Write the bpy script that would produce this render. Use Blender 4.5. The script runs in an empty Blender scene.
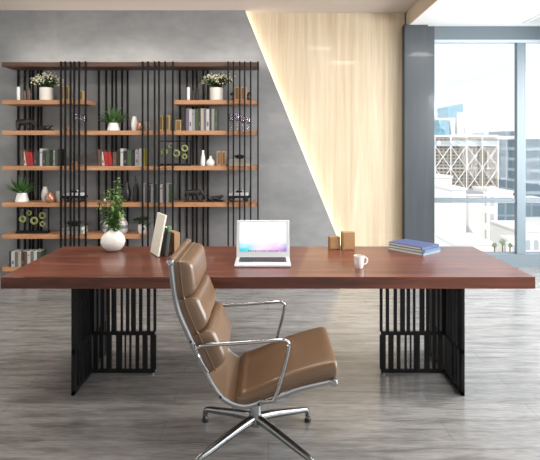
import bpy, bmesh, math, random
from mathutils import Vector, Matrix, Euler, noise
random.seed(7)
R = math.radians
C = bpy.context.scene.collection
SC = bpy.context.scene
F = 520.0

def at(px, py, Y):
    return Vector(((px - 268) * Y / F, Y, 1.5 - (py - 147) * Y / F))
def gx(px, Y): return (px - 268) * Y / F
def gz(py, Y): return 1.5 - (py - 147) * Y / F

# ------------------------------------------------------------------ camera
cam_d = bpy.data.cameras.new('camera')
cam = bpy.data.objects.new('camera', cam_d); C.objects.link(cam)
cam.location = (0, 0, 1.5); cam.rotation_euler = (R(90), 0, 0)
cam_d.sensor_width = 36; cam_d.lens = 36 * F / 540
cam_d.shift_x = 2 / 540; cam_d.shift_y = -83 / 540
cam_d.clip_start = .05; cam_d.clip_end = 2000
SC.camera = cam

# ------------------------------------------------------------------ world, sun, lights, exposure
SC.view_settings.view_transform = 'Standard'
SC.view_settings.look = 'None'
SC.view_settings.gamma = 1.0
SC.view_settings.use_curve_mapping = False
SC.view_settings.exposure = 0.0
W = bpy.data.worlds.new('sky'); SC.world = W; W.use_nodes = True
bgn = W.node_tree.nodes['Background']
bgn.inputs[0].default_value = (.93, .97, 1.0, 1); bgn.inputs[1].default_value = 1.12

def sun(name, rot, e, col=(1, 1, 1), ang=.5):
    l = bpy.data.lights.new(name, 'SUN'); l.energy = e; l.color = col; l.angle = R(ang)
    o = bpy.data.objects.new(name, l); C.objects.link(o); o.rotation_euler = rot; return o
def area(name, loc, rot, sx, sy, e, col=(1, 1, 1)):
    l = bpy.data.lights.new(name, 'AREA'); l.shape = 'RECTANGLE'; l.size = sx; l.size_y = sy; l.energy = e; l.color = col
    o = bpy.data.objects.new(name, l); C.objects.link(o); o.location = loc; o.rotation_euler = rot; return o

sun('sun', (R(52), 0, R(-28)), 2.9, (1, .97, .93))
# daylight coming through the windows of the right-hand wall (outside the frame)
area('side_window_daylight', (4.34, 3.3, 1.75), (0, R(58), 0), 2.2, 5.4, 540, (.97, .985, 1.0))
# recessed square ceiling lights, one row near the back wall and one over the desk
WARM = (1, .93, .85)
for x in (-2.9, -1.75, -.6):
    area('ceiling_light', (x, 4.4, 3.17), (0, 0, 0), .4, .4, 18, WARM)
area('ceiling_light', (.87, 4.3, 3.17), (0, 0, 0), .4, .4, 12, WARM)
area('ceiling_light', (2.46, 4.53, 2.98), (0, 0, 0), .36, .36, 9, (1, .97, .93))
for x in (-2.2, 0, 1.5):
    area('ceiling_light', (x, 2.75, 3.17), (0, 0, 0), .5, .5, 27, WARM)
area('rear_fill_light', (0, -1.7, 1.9), (R(90), 0, 0), 6.0, 2.2, 4, (.97, .98, 1.0))  # added fill lamp; the wall behind it is solid, without a window
# hidden led strips: along the slanted concrete edge, and on top of the bookcase
P0 = at(244, 8, 6.43); P1 = at(349, 266, 6.43)
ed = (P1 - P0); elen = ed.length; ed.normalize()
en = Vector((-ed.z, 0, ed.x))                       # outward normal of the edge (to the right and up)
if en.x < 0: en = -en
mid = (P0 + P1) / 2 - en * .035; mid.y = 6.505
zdir = -(en * .75 + Vector((0, .65, 0))).normalized()
xdir = ed; ydir = zdir.cross(xdir)
lo = area('cove_led', mid, (0, 0, 0), elen, .02, 5.5, (1, .9, .76))
lo.rotation_euler = Matrix((xdir, ydir, zdir)).transposed().to_euler()
area('shelf_top_led', (-1.6, 6.22, 2.505), (R(148), 0, 0), 3.0, .03, 8, (1, .92, .84))

# ------------------------------------------------------------------ materials
MATS = {}
def lin(c):
    return tuple(((v / 255) / 12.92 if v / 255 <= .04045 else ((v / 255 + .055) / 1.055) ** 2.4) for v in c) + (1,)
def mat(name, rgb, rough=.5, metal=0, spec=.5, coat=0, emit=None, es=0, trans=0, var=0, vscale=8):
    if name in MATS: return MATS[name]
    m = bpy.data.materials.new(name); m.use_nodes = True; MATS[name] = m
    nt = m.node_tree; b = nt.nodes['Principled BSDF']
    b.inputs['Base Color'].default_value = lin(rgb); b.inputs['Roughness'].default_value = rough
    b.inputs['Metallic'].default_value = metal; b.inputs['Specular IOR Level'].default_value = spec
    b.inputs['Coat Weight'].default_value = coat; b.inputs['Transmission Weight'].default_value = trans
    if emit: b.inputs['Emission Color'].default_value = lin(emit); b.inputs['Emission Strength'].default_value = es
    if var:
        n = nt.nodes.new('ShaderNodeTexNoise'); n.inputs['Scale'].default_value = vscale; n.inputs['Detail'].default_value = 4
        tc = nt.nodes.new('ShaderNodeTexCoord'); nt.links.new(tc.outputs['Object'], n.inputs['Vector'])
        mx = nt.nodes.new('ShaderNodeMixRGB'); a = lin(rgb)
        mx.inputs[1].default_value = tuple(v * (1 - var) for v in a[:3]) + (1,)
        mx.inputs[2].default_value = tuple(min(1, v * (1 + var)) for v in a[:3]) + (1,)
        nt.links.new(n.outputs['Fac'], mx.inputs[0]); nt.links.new(mx.outputs[0], b.inputs['Base Color'])
    return m
def nodes(m): return m.node_tree.nodes, m.node_tree.links
def tex_mat(name, stretch, scale, cols, rough, brick=None, bump=0, coat=0, detail=6, rough2=None, spec=.5, fine=0):
    """stretched-noise wood / stone; cols = list of (pos, rgb); brick=(w,h,mortar,dark,axis)"""
    if name in MATS: return MATS[name]
    m = mat(name, (128, 128, 128), rough, coat=coat, spec=spec); N, L = nodes(m); b = N['Principled BSDF']
    tc = N.new('ShaderNodeTexCoord'); mp = N.new('ShaderNodeMapping'); mp.inputs['Scale'].default_value = stretch
    L.new(tc.outputs['Object'], mp.inputs['Vector'])
    n = N.new('ShaderNodeTexNoise'); n.inputs['Scale'].default_value = scale; n.inputs['Detail'].default_value = detail
    n.inputs['Roughness'].default_value = .62; n.inputs['Distortion'].default_value = .4
    L.new(mp.outputs[0], n.inputs['Vector'])
    r = N.new('ShaderNodeValToRGB'); e = r.color_ramp.elements
    while len(e) < len(cols): e.new(.5)
    for el, (p, c) in zip(e, cols): el.position = p; el.color = lin(c)
    L.new(n.outputs['Fac'], r.inputs['Fac']); out = r.outputs['Color']
    if fine:
        n2 = N.new('ShaderNodeTexNoise'); n2.inputs['Scale'].default_value = scale * 5; n2.inputs['Detail'].default_value = 5
        L.new(mp.outputs[0], n2.inputs['Vector'])
        r2 = N.new('ShaderNodeValToRGB'); r2.color_ramp.elements[0].position = .3; r2.color_ramp.elements[1].position = .7
        v = 1 - fine; r2.color_ramp.elements[0].color = (v, v, v, 1); r2.color_ramp.elements[1].color = (1, 1, 1, 1)
        L.new(n2.outputs['Fac'], r2.inputs['Fac'])
        mu = N.new('ShaderNodeMixRGB'); mu.blend_type = 'MULTIPLY'; mu.inputs[0].default_value = 1
        L.new(out, mu.inputs[1]); L.new(r2.outputs[0], mu.inputs[2]); out = mu.outputs[0]
    if brick:
        w, h, mort, var, rot = brick
        mp2 = N.new('ShaderNodeMapping'); mp2.inputs['Rotation'].default_value = rot
        L.new(tc.outputs['Object'], mp2.inputs['Vector'])
        bk = N.new('ShaderNodeTexBrick'); bk.inputs['Scale'].default_value = 1
        bk.inputs['Brick Width'].default_value = w; bk.inputs['Row Height'].default_value = h
        bk.inputs['Mortar Size'].default_value = mort; bk.inputs['Mortar Smooth'].default_value = .3
        bk.inputs['Color1'].default_value = (1, 1, 1, 1); bk.inputs['Color2'].default_value = (1 - var,) * 3 + (1,)
        bk.inputs['Mortar'].default_value = (1 - 2.2 * var,) * 3 + (1,)
        bk.offset = .37
        L.new(mp2.outputs[0], bk.inputs['Vector'])
        mu = N.new('ShaderNodeMixRGB'); mu.blend_type = 'MULTIPLY'; mu.inputs[0].default_value = 1
        L.new(out, mu.inputs[1]); L.new(bk.outputs['Color'], mu.inputs[2]); out = mu.outputs[0]
    L.new(out, b.inputs['Base Color'])
    if rough2 is not None:
        mr = N.new('ShaderNodeMapRange'); mr.inputs['To Min'].default_value = rough; mr.inputs['To Max'].default_value = rough2
        L.new(n.outputs['Fac'], mr.inputs['Value']); L.new(mr.outputs[0], b.inputs['Roughness'])
    if bump:
        bp = N.new('ShaderNodeBump'); bp.inputs['Strength'].default_value = bump; bp.inputs['Distance'].default_value = .01
        L.new(n.outputs['Fac'], bp.inputs['Height']); L.new(bp.outputs[0], b.inputs['Normal'])
    return m

M_floor = tex_mat('grey_plank_floor', (1.3, 9, 1), 2.0, [(.3, (102, 100, 98)), (.5, (136, 134, 132)), (.72, (156, 154, 152))], .2,
                  brick=(1.5, .19, .004, .1, (0, 0, 0)), bump=.05, rough2=.25, fine=.3, coat=.35, detail=9)
M_floor.node_tree.nodes['Principled BSDF'].inputs['Coat Roughness'].default_value = .16
M_conc = tex_mat('grey_concrete', (1, 1, 1.8), 1.3, [(.3, (124, 126, 127)), (.52, (136, 137, 138)), (.75, (147, 147, 147))], .7,
                 brick=(2.6, 1.3, .004, .05, (R(90), 0, 0)), bump=.05, fine=.1)
M_pale = tex_mat('pale_ash_panel', (9, 9, .35), 1.3, [(.28, (188, 168, 140)), (.5, (206, 188, 160)), (.7, (217, 202, 177))], .3,
                 brick=(4.0, .42, .002, .03, (R(90), R(90), 0)), coat=.12, fine=.1)
M_ceil = mat('ceiling_paint', (190, 178, 168), .8)
M_white = mat('white_paint', (238, 240, 240), .75)
M_frame = mat('grey_blue_aluminium', (108, 119, 126), .42, .1)
M_pillar = tex_mat('grey_blue_panel', (14, 14, .5), 1.2, [(.3, (57, 62, 66)), (.7, (65, 70, 74))], .26, coat=.2)
M_table = tex_mat('red_brown_walnut', (.55, 7, 7), 1.7, [(.28, (56, 29, 22)), (.5, (99, 53, 40)), (.72, (130, 75, 56))], .3, bump=.02, fine=.34, coat=.16, spec=.4)
M_shelf = tex_mat('orange_oak', (1, 9, 9), 2.2, [(.3, (158, 112, 78)), (.55, (182, 134, 97)), (.75, (198, 153, 114))], .5, fine=.15)
M_topb = tex_mat('shaded_dark_oak', (1, 9, 9), 2.2, [(.3, (70, 48, 36)), (.7, (100, 70, 52))], .5)  # dark-stained shelf oak; glancing shade on the board front is in this colour
M_black = mat('black_steel', (12, 12, 13), .5, 0, .3)
M_bar = mat('black_bar_paint', (13, 12, 12), .6, 0, .25)
M_leather = mat('tan_leather', (100, 76, 55), .34, var=.07, vscale=14, coat=.08)
M_chrome = mat('polished_aluminium', (168, 169, 171), .13, 1)
M_alu = mat('satin_aluminium', (132, 133, 134), .25, 1)
M_rubber = mat('black_rubber', (22, 22, 22), .6)
M_cer = mat('white_ceramic', (232, 229, 224), .22, coat=.2)
M_cerm = mat('matt_white_ceramic', (226, 220, 212), .55)
M_copper = mat('copper_glaze', (176, 124, 98), .25, .5)
M_silver = mat('silver_glaze', (196, 190, 184), .3, .15)
M_dark = mat('dark_bronze', (40, 37, 36), .42, .3)
M_gold = mat('gold_tan', (178, 155, 108), .45, .1)
M_tan = mat('tan_wood', (190, 146, 106), .5, var=.1, vscale=30)
M_wood = mat('light_wood_block', (150, 116, 80), .5, var=.12, vscale=30)
M_leaf = mat('green_leaf', (66, 104, 46), .5, var=.35, vscale=40)
M_leafd = mat('dark_green_leaf', (48, 76, 40), .5, var=.35, vscale=40)
M_aloe = mat('aloe_green', (58, 96, 46), .45, var=.3, vscale=30)
M_flow = mat('cream_blossom', (226, 220, 190), .7, var=.1, vscale=60)
M_soil = mat('dark_soil', (50, 40, 32), .9)
M_stem = mat('plant_stem', (84, 84, 50), .6)
M_ring = mat('lime_ring', (122, 130, 78), .45)
M_page = mat('paper_edge', (226, 222, 210), .8)
M_lap = mat('laptop_silver', (208, 208, 211), .34, .35)
M_key = mat('black_keys', (26, 26, 30), .45)
M_bezel = mat('silver_bezel', (190, 190, 193), .35, .2)
def glass_mat(name, col=(1, 1, 1), gl=.12, rough=.02):
    m = bpy.data.materials.new(name); m.use_nodes = True; MATS[name] = m; N, L = nodes(m)
    for n in list(N):
        if n.type != 'OUTPUT_MATERIAL': N.remove(n)
    o = [n for n in N if n.type == 'OUTPUT_MATERIAL'][0]
    t = N.new('ShaderNodeBsdfTransparent'); t.inputs[0].default_value = col + (1,)
    g = N.new('ShaderNodeBsdfGlossy'); g.inputs['Roughness'].default_value = rough
    mx = N.new('ShaderNodeMixShader'); lw = N.new('ShaderNodeLayerWeight'); lw.inputs[0].default_value = .25
    mt = N.new('ShaderNodeMath'); mt.operation = 'MULTIPLY_ADD'; mt.inputs[1].default_value = (.6 if gl > .1 else .12); mt.inputs[2].default_value = gl * .3
    L.new(lw.outputs['Fresnel'], mt.inputs[0]); L.new(mt.outputs[0], mx.inputs[0]); L.new(t.outputs[0], mx.inputs[1]); L.new(g.outputs[0], mx.inputs[2])
    L.new(mx.outputs[0], o.inputs['Surface']); return m
M_glass = glass_mat('window_glass', (.98, .99, 1.0), .02)
M_wine = glass_mat('drinking_glass', (.93, .93, .95), .3)
M_purple = glass_mat('violet_glass', (.9, .86, .92), .3)
def book_mat(c):
    c = tuple(int(v * .82) for v in c); return mat('book_%d_%d_%d' % c, c, .5)

# ------------------------------------------------------------------ mesh builder
class B:
    def __init__(s): s.bm = bmesh.new()
    def _merge(s, t, mi, M=None):
        for f in t.faces: f.material_index = mi
        if M is not None: t.transform(M)
        me = bpy.data.meshes.new('t'); t.to_mesh(me); t.free(); s.bm.from_mesh(me); bpy.data.meshes.remove(me)
        return s
    def box(s, c, d, bev=0, mi=0, rot=None, seg=2, M=None):
        t = bmesh.new(); bmesh.ops.create_cube(t, size=1)
        bmesh.ops.scale(t, vec=d, verts=t.verts)
        if bev: bmesh.ops.bevel(t, geom=t.edges[:], offset=bev, segments=seg, profile=.5, affect='EDGES')
        X = Matrix.Translation(c) @ (Euler(rot).to_matrix().to_4x4() if rot else Matrix())
        return s._merge(t, mi, (M @ X) if M is not None else X)
    def bb(s, x0, x1, y0, y1, z0, z1, bev=0, mi=0):
        return s.box(((x0 + x1) / 2, (y0 + y1) / 2, (z0 + z1) / 2), (abs(x1 - x0), abs(y1 - y0), abs(z1 - z0)), bev, mi)
    def lathe(s, prof, seg=24, c=(0, 0, 0), mi=0, M=None):
        t = bmesh.new(); rings = []
        for r, z in prof:
            if r <= 1e-6: rings.append([t.verts.new((0, 0, z))])
            else: rings.append([t.verts.new((r * math.cos(2 * math.pi * k / seg), r * math.sin(2 * math.pi * k / seg), z)) for k in range(seg)])
        for a, b in zip(rings, rings[1:]):
            for k in range(seg):
                q = [a[k % len(a)], a[(k + 1) % len(a)], b[(k + 1) % len(b)], b[k % len(b)]]
                u = []
                for v in q:
                    if v not in u: u.append(v)
                if len(u) > 2:
                    try: t.faces.new(u)
                    except ValueError: pass
        bmesh.ops.recalc_face_normals(t, faces=t.faces)
        X = Matrix.Translation(c)
        return s._merge(t, mi, X if M is None else X @ M)
    def tube(s, pts, r, seg=10, mi=0, flat=None, closed=False, side=None):
        """tube along pts; r number or list; flat=(a,b) elliptical half sizes; side = fixed binormal"""
        t = bmesh.new(); pts = [Vector(p) for p in pts]; n = len(pts); rings = []
        up = Vector((0, 0, 1))
        for i, p in enumerate(pts):
            a = pts[(i - 1) % n] if closed or i > 0 else p
            b = pts[(i + 1) % n] if closed or i < n - 1 else p
            d = (b - a).normalized()
            if side is not None: bn = Vector(side)
            else:
                bn = d.cross(up)
                if bn.length < 1e-3: bn = d.cross(Vector((1, 0, 0)))
                bn.normalize()
            nn = bn.cross(d).normalized()
            ri = r[i] if isinstance(r, (list, tuple)) else r
            ra, rb = (flat[0] * ri, flat[1] * ri) if flat else (ri, ri)
            rings.append([t.verts.new(p + bn * ra * math.cos(2 * math.pi * k / seg) + nn * rb * math.sin(2 * math.pi * k / seg)) for k in range(seg)])
        m = n if closed else n - 1
        for i in range(m):
            A, Bq = rings[i], rings[(i + 1) % n]
            for k in range(seg): t.faces.new((A[k], A[(k + 1) % seg], Bq[(k + 1) % seg], Bq[k]))
        if not closed: t.faces.new(rings[0][::-1]); t.faces.new(rings[-1])
        bmesh.ops.recalc_face_normals(t, faces=t.faces)
        return s._merge(t, mi)
    def ball(s, c, r, mi=0, sub=2, M=None):
        t = bmesh.new(); bmesh.ops.create_icosphere(t, subdivisions=sub, radius=1)
        rr = r if isinstance(r, (tuple, list)) else (r, r, r)
        bmesh.ops.scale(t, vec=rr, verts=t.verts)
        X = Matrix.Translation(c)
        return s._merge(t, mi, X if M is None else X @ M)
    def prism(s, poly, y0, y1, mi=0):
        """poly in XZ extruded in Y"""
        t = bmesh.new(); a = [t.verts.new((x, y0, z)) for x, z in poly]; b = [t.verts.new((x, y1, z)) for x, z in poly]
        t.faces.new(a); t.faces.new(b[::-1]); n = len(poly)
        for i in range(n): t.faces.new((a[i], b[i], b[(i + 1) % n], a[(i + 1) % n]))
        bmesh.ops.recalc_face_normals(t, faces=t.faces)
        return s._merge(t, mi)
    def leaf(s, p, d, L, w, mi=0, droop=.25):
        t = bmesh.new(); d = Vector(d).normalized(); p = Vector(p)
        sd = d.cross(Vector((0, 0, 1)))
        if sd.length < 1e-3: sd = Vector((1, 0, 0))
        sd.normalize(); up = sd.cross(d)
        rows = []
        for u, ww in ((0, .12), (.35, 1), (.7, .8), (1, .04)):
            q = p + d * L * u - Vector((0, 0, 1)) * droop * L * u * u
            rows.append([t.verts.new(q - sd * w * ww / 2 + up * w * .12), t.verts.new(q), t.verts.new(q + sd * w * ww / 2 + up * w * .12)])
        for a, b in zip(rows, rows[1:]):
            for k in range(2): t.faces.new((a[k], a[k + 1], b[k + 1], b[k]))
        return s._merge(t, mi)
    def obj(s, name, mats, parent=None, loc=(0, 0, 0), rot=(0, 0, 0), smooth=True, ang=38):
        me = bpy.data.meshes.new(name); s.bm.to_mesh(me); s.bm.free()
        for m in (mats if isinstance(mats, (list, tuple)) else [mats]): me.materials.append(m)
        if smooth:
            for p in me.polygons: p.use_smooth = True
            me.set_sharp_from_angle(angle=R(ang))
        o = bpy.data.objects.new(name, me); C.objects.link(o); o.location = loc; o.rotation_euler = rot
        if parent: o.parent = parent
        return o
def tag(o, label=None, cat=None, group=None, kind=None):
    if label: o['label'] = label
    if cat: o['category'] = cat
    if group: o['group'] = group
    if kind: o['kind'] = kind
    return o
def thing(name, label, cat, loc=(0, 0, 0), rz=0, group=None):
    o = bpy.data.objects.new(name, None); C.objects.link(o); o.location = loc; o.rotation_euler = (0, 0, rz); o.empty_display_size = .1
    return tag(o, label, cat, group)
def dup(o, parent=None):
    c = o.copy(); C.objects.link(c)
    if parent: c.parent = parent
    for ch in list(o.children): dup(ch, c)
    return c
def struct(o, label=None): o['kind'] = 'structure'; return tag(o, label)
def catmull(pts, n=8, closed=False):
    pts = [Vector(p) for p in pts]; out = []
    for i in range(len(pts) - 1):
        p0 = pts[max(i - 1, 0)]; p1 = pts[i]; p2 = pts[i + 1]; p3 = pts[min(i + 2, len(pts) - 1)]
        for k in range(n):
            t = k / n
            out.append(.5 * ((2 * p1) + (p2 - p0) * t + (2 * p0 - 5 * p1 + 4 * p2 - p3) * t * t + (3 * p1 - p0 - 3 * p2 + p3) * t ** 3))
    out.append(pts[-1]); return out

# ------------------------------------------------------------------ the room
YW = 6.55; XL, XR, YB, ZC, ZS = -4.6, 4.4, -1.9, 3.19, 3.01
struct(B().bb(XL, XR, YB, YW + .3, -.12, 0).obj('floor', M_floor, smooth=False))
XS = 1.74
struct(B().bb(XL, XS + .02, YB, YW + .3, ZC, ZC + .15).obj('ceiling', M_ceil, smooth=False))
struct(B().bb(XS + .012, XR, YB, YW + .3, ZS, ZC + .15).obj('ceiling_soffit', M_white, smooth=False)).name = 'trn'
bpy.data.objects['trn'].name = 'trim_1'
struct(B().bb(XS, XS + .012, YB, YW, ZS, ZC).obj('trim_2', mat('tan_cheek_paint', (206, 190, 172), .8), smooth=False))
struct(B().bb(XL, 1.72, YW, YW + .3, 0, ZC).obj('wall_back', M_pale, smooth=False))
# slanted concrete slab, front of the ash wall
q0, q1 = P0, P1
poly = [(XL, 0), (q1.x + (q1.z) * ed.x / -ed.z, 0), (q0.x - (ZC - q0.z) * ed.x / -ed.z, ZC), (XL, ZC)]
b = B().prism(poly, 6.43, 6.475)
inset = .1
poly2 = [(x - (inset if x > XL else 0), z) for x, z in poly]
b.prism(poly2, 6.475, YW)
struct(b.obj('wall_concrete', M_conc, smooth=False)).name = 'wall_left_back'
struct(B().bb(XL - .15, XL, YB, YW, 0, ZC).obj('wall_left', M_white, smooth=False))
struct(B().bb(XL, XR, YB - .15, YB, 0, ZC).obj('wall_front', M_white, smooth=False))
# right wall: sill, head and posts of a window band, off frame
b = B().bb(XR, XR + .15, YB, YW + .3, 0, .35).bb(XR, XR + .15, YB, YW + .3, 2.85, ZS)
for y in (-1.9, .9, 2.3, 3.7, 5.1, 6.6): b.bb(XR, XR + .15, y - .06, y + .06, .35, 2.85)
struct(b.obj('wall_right', M_frame, smooth=False))
# pillar at the edge of the window
xa, xb, xc = gx(404.5, 6.42), gx(428, 6.42), gx(434.5, 6.5)
b = B().bb(xa, xb, 6.42, YW + .3, 0, ZS)
b.bb(xb, xc, 6.5, YW + .3, 0, ZS)
struct(b.obj('trim_4', M_pillar, smooth=False))
struct(B().bb(xa - .014, xa, 6.41, 6.43, 0, ZS).obj('trim_5', M_black, smooth=False))
t = thing('ceiling_vent', 'pale grey air vent in the white ceiling above the window, at the right edge', 'vent', (3.65, 5.65, ZS))
b = B().bb(-.56, .56, .64, .68, -.006, .004).bb(-.56, .56, -.68, -.64, -.006, .004).bb(-.56, -.52, -.64, .64, -.006, .004).bb(.52, .56, -.64, .64, -.006, .004)
b.obj('frame', mat('vent_frame', (214, 216, 216), .6), t, smooth=False)
b = B().bb(-.52, .52, -.64, .64, -.002, .0)
for k in range(24): b.bb(-.52, .52, -.62 + k * .053, -.60 + k * .053, -.006, -.001)
b.obj('grille', mat('vent_grille', (190, 193, 193), .6), t, smooth=False)
# window: frame, transom, mullion, panes
w = struct(thing('window_1', None, None)); del w['kind']; w['kind'] = 'structure'
zt = gz(28, YW); zt2 = gz(41, YW); zb = gz(253.5, YW)
B().bb(xc, XR, YW - .05, YW + .12, zt2, ZS).obj('window_head', mat('shaded_head_panel', (96, 107, 114), .5), w, smooth=False)  # darker copy of the frame colour, with the shade at the head painted in
B().bb(xc, XR, YW - .06, YW + .12, 0.0, zb).obj('window_sill', M_frame, w, smooth=False)
B().bb(gx(515, YW), gx(524, YW), YW - .05, YW + .02, zb, zt2, .006).obj('mullion', mat('pale_mullion', (108, 122, 130), .45), w, smooth=False)
for x0, x1 in ((xc, gx(514.5, YW)), (gx(524, YW), XR)):
    B().bb(x0, x1, YW - .03, YW + .1, gz(202.5, YW), gz(198.5, YW), .004).obj('transom', M_frame, w, smooth=False)
    B().bb(x0, x1, YW + .03, YW + .045, zb - .01, zt2 + .01).obj('pane', M_glass, w, smooth=False)
B().bb(xc, XR, YW - .055, YW + .02, zt2 - .03, zt2 + .005).obj('blind_rail', mat('pale_rail', (176, 190, 198), .5), w, smooth=False)

# ------------------------------------------------------------------ city outside
GZ = -16.0
struct(B().bb(-60, 420, 12, 600, GZ - .5, GZ).obj('ground', mat('pale_street', (214, 212, 208), .9), smooth=False))
def facade(name, wall, win, bw, bh, mort):
    m = mat(name, wall, .6); N, L = nodes(m); b_ = N['Principled BSDF']
    tc = N.new('ShaderNodeTexCoord'); sx3 = N.new('ShaderNodeSeparateXYZ'); mp = N.new('ShaderNodeCombineXYZ'); ax = N.new('ShaderNodeMath')
    L.new(tc.outputs['Object'], sx3.inputs[0]); L.new(sx3.outputs[0], ax.inputs[0]); L.new(sx3.outputs[1], ax.inputs[1])
    L.new(ax.outputs[0], mp.inputs[0]); L.new(sx3.outputs[2], mp.inputs[1])
    bk = N.new('ShaderNodeTexBrick'); bk.offset = 0; bk.inputs['Scale'].default_value = 1
    bk.inputs['Brick Width'].default_value = bw; bk.inputs['Row Height'].default_value = bh; bk.inputs['Mortar Size'].default_value = mort
    bk.inputs['Color1'].default_value = lin(win); bk.inputs['Color2'].default_value = tuple(v * .85 for v in lin(win)[:3]) + (1,); bk.inputs['Mortar'].default_value = lin(wall)
    L.new(mp.outputs[0], bk.inputs['Vector']); L.new(bk.outputs['Color'], b_.inputs['Base Color']); return m
MW = mat('white_render', (226, 225, 222), .8)
MT = facade('teal_glass', (136, 176, 190), (116, 158, 178), 3, 3.2, .3)
MF = facade('white_floors', (240, 240, 238), (214, 218, 220), 30, 4.2, .9)
MG = facade('grey_glass', (128, 144, 154), (106, 124, 136), 2.4, 3.0, .2)
MS = facade('striped_glass', (156, 170, 178), (104, 122, 136), 40, 3.4, .5)
MWW = facade('white_windows', (240, 238, 234), (186, 190, 192), 1.7, 2.6, .55)
MTAN = facade('tan_floors', (160, 148, 132), (74, 88, 102), 1.1, .9, .24)
def bld(label, x0, x1, ytop, D, dep, m, roof=None, base=GZ):
    X0, X1, zt_ = gx(x0, D), gx(x1, D), gz(ytop, D)
    t = thing('building', label, 'building', ((X0 + X1) / 2, D + dep / 2, base))
    wd = X1 - X0; h = zt_ - base
    B().bb(-wd / 2, wd / 2, -dep / 2, dep / 2, 0, h).obj('wall', m, t, smooth=False)
    B().bb(-wd / 2 - .15, wd / 2 + .15, -dep / 2 - .15, dep / 2 + .15, h, h + D * .004).obj('roof', roof or MW, t, smooth=False)
    return t, wd, h, dep
# exoskeleton building
t, wd, h, dep = bld('broad mid rise building wrapped in a white diamond lattice', 424, 497, 137, 140, 26, MTAN)
px_m = 140 / F; bay = 15.7 * px_m; xv = wd / 2 - bay * 4; yf = -dep / 2 - .7
k = B(); zr = [h - 9 * px_m - 22 * px_m * j for j in range(-0, 4)]
for j in range(3):
    for i in range(-1, 4):
        xa_, xb_ = xv + i * bay, xv + (i + 1) * bay
        for (p_, q_) in (((xa_, zr[j]), (xb_, zr[j + 1])), ((xa_, zr[j + 1]), (xb_, zr[j]))):
            if p_[0] < -wd / 2 - .1: continue
            k.tube([(p_[0], yf, p_[1]), (q_[0], yf, q_[1])], .1, 6)
for i in range(0, 5):
    k.tube([(xv + i * bay, yf, 0), (xv + i * bay, yf, h)], .13, 6)
for j in range(4): k.tube([(-wd / 2, yf, zr[j] + 11 * px_m * 0), (wd / 2, yf, zr[j])], .08, 6)
k.obj('lattice', mat('lattice_white', (232, 232, 232), .6), t)
B().bb(-wd / 2, wd / 2, yf - .2, yf + .4, h - 2.3, h - 1.0).obj('parapet', facade('parapet_panels', (206, 210, 214), (180, 188, 196), 4, 2.2, .5), t, smooth=False)
bld('short teal glass tower, left of the taller slanted teal tower', 438, 449.5, 120, 300, 20, MT)
# tall teal tower with slanted roof
D = 310; X0, X1 = gx(448, D), gx(462.5, D)
t = thing('building', 'tall teal glass tower with a slanted roof and white lower bays', 'building', ((X0 + X1) / 2, D, GZ))
wd = X1 - X0; hz0, hz1 = gz(106, D) - GZ, gz(103.5, D) - GZ
B().prism([(-wd / 2, 0), (wd / 2, 0), (wd / 2, hz1), (-wd / 2, hz0)], 0, 20).obj('wall', MT, t, smooth=False)
B().bb(gx(456, D) - (X0 + X1) / 2, wd / 2 - .6, -3, .5, 0, gz(113, D) - GZ).obj('bay', MW, t, smooth=False)
B().bb(gx(449, D) - (X0 + X1) / 2, gx(453.2, D) - (X0 + X1) / 2, -3, .5, 0, gz(118, D) - GZ).obj('bay', MW, t, smooth=False)
bld('tall white banded tower right beside the slanted teal tower', 463, 473, 106, 315, 20, MF)
bld('lower white banded tower stepping down from the tall banded one', 473, 481.5, 117.5, 318, 20, MF)
bld('small grey rooftop block showing above the lattice building', 484, 496, 132.5, 260, 16, mat('grey_roof_block', (176, 184, 190), .7))
bld('grey blue glass tower standing just left of the window mullion', 498, 516, 138, 190, 22, MG)
bld('taller grey tower rising behind the mullion', 505, 519, 131, 215, 16, MG)
bld('narrow white tower just right of the window mullion', 519, 527, 138, 200, 14, MF)
t, wd, h, dep = bld('horizontally striped office tower with a spire at the right window edge', 526.5, 556, 139, 160, 18, MS)
B().tube([(-wd / 2 + 1.6, 0, h), (-wd / 2 + 2.4, 0, h + 3.4)], [.7, .25], 8).obj('spire', mat('spire_grey', (150, 162, 172), .5), t)
# foreground white buildings
t, wd, h, dep = bld('plain white building in front of the lattice, nearest the pillar', 421, 452, 178, 84, 12, MW)
B().bb(-wd / 2 + 2, -wd / 2 + 4, -1, 1, h, h + 1.2).obj('roof_box', MW, t, smooth=False)
for wx, wz in ((.62, .9), (.7, 1.3), (.78, 1.2), (.66, 2.4), (.8, 2.6), (.9, 2.2)):
    B().bb(-wd / 2 + wd * wx, -wd / 2 + wd * wx + .25, -dep / 2 - .05, -dep / 2 + .02, h - wz - .2, h - wz).obj('window', mat('arch_grey', (168, 176, 182), .6), t, smooth=False)
t, wd, h, dep = bld('low stepped white building left of the dark slot', 452, 466, 190, 72, 8, MW)
t, wd, h, dep = bld('white building with a grey top edge, just right of the dark slot', 468.8, 487, 196, 82, 12, MW)
B().bb(-wd / 2, wd / 2, -dep / 2 - .1, dep / 2, h, h + .5).obj('railing', mat('rail_grey', (150, 154, 158), .6), t, smooth=False)
bld('slim blue grey block filling the dark slot between white buildings', 464, 471, 201, 98, 6, mat('slot_glass', (150, 168, 178), .5))
bld('white building with a column of small windows', 487.5, 497.5, 190, 80, 1.6, MWW)
bld('blue grey glass block below the transom by the mullion', 497, 516, 203, 110, 14, MG)
t, wd, h, dep = bld('pale curved roof hall under the grey tower', 497, 513, 193, 120, 14, MW)
B().lathe([(0, 1.2), (wd * .3, .8), (wd * .5, 0)], 20, (0, 0, h)).obj('dome', MW, t)
bld('low pale terrace building along the window sill', 455, 494, 245, 60, 7, MW)
t, wd, h, dep = bld('low white building with arched openings at the right pane', 519, 552, 232, 70, 9, MW)
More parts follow.
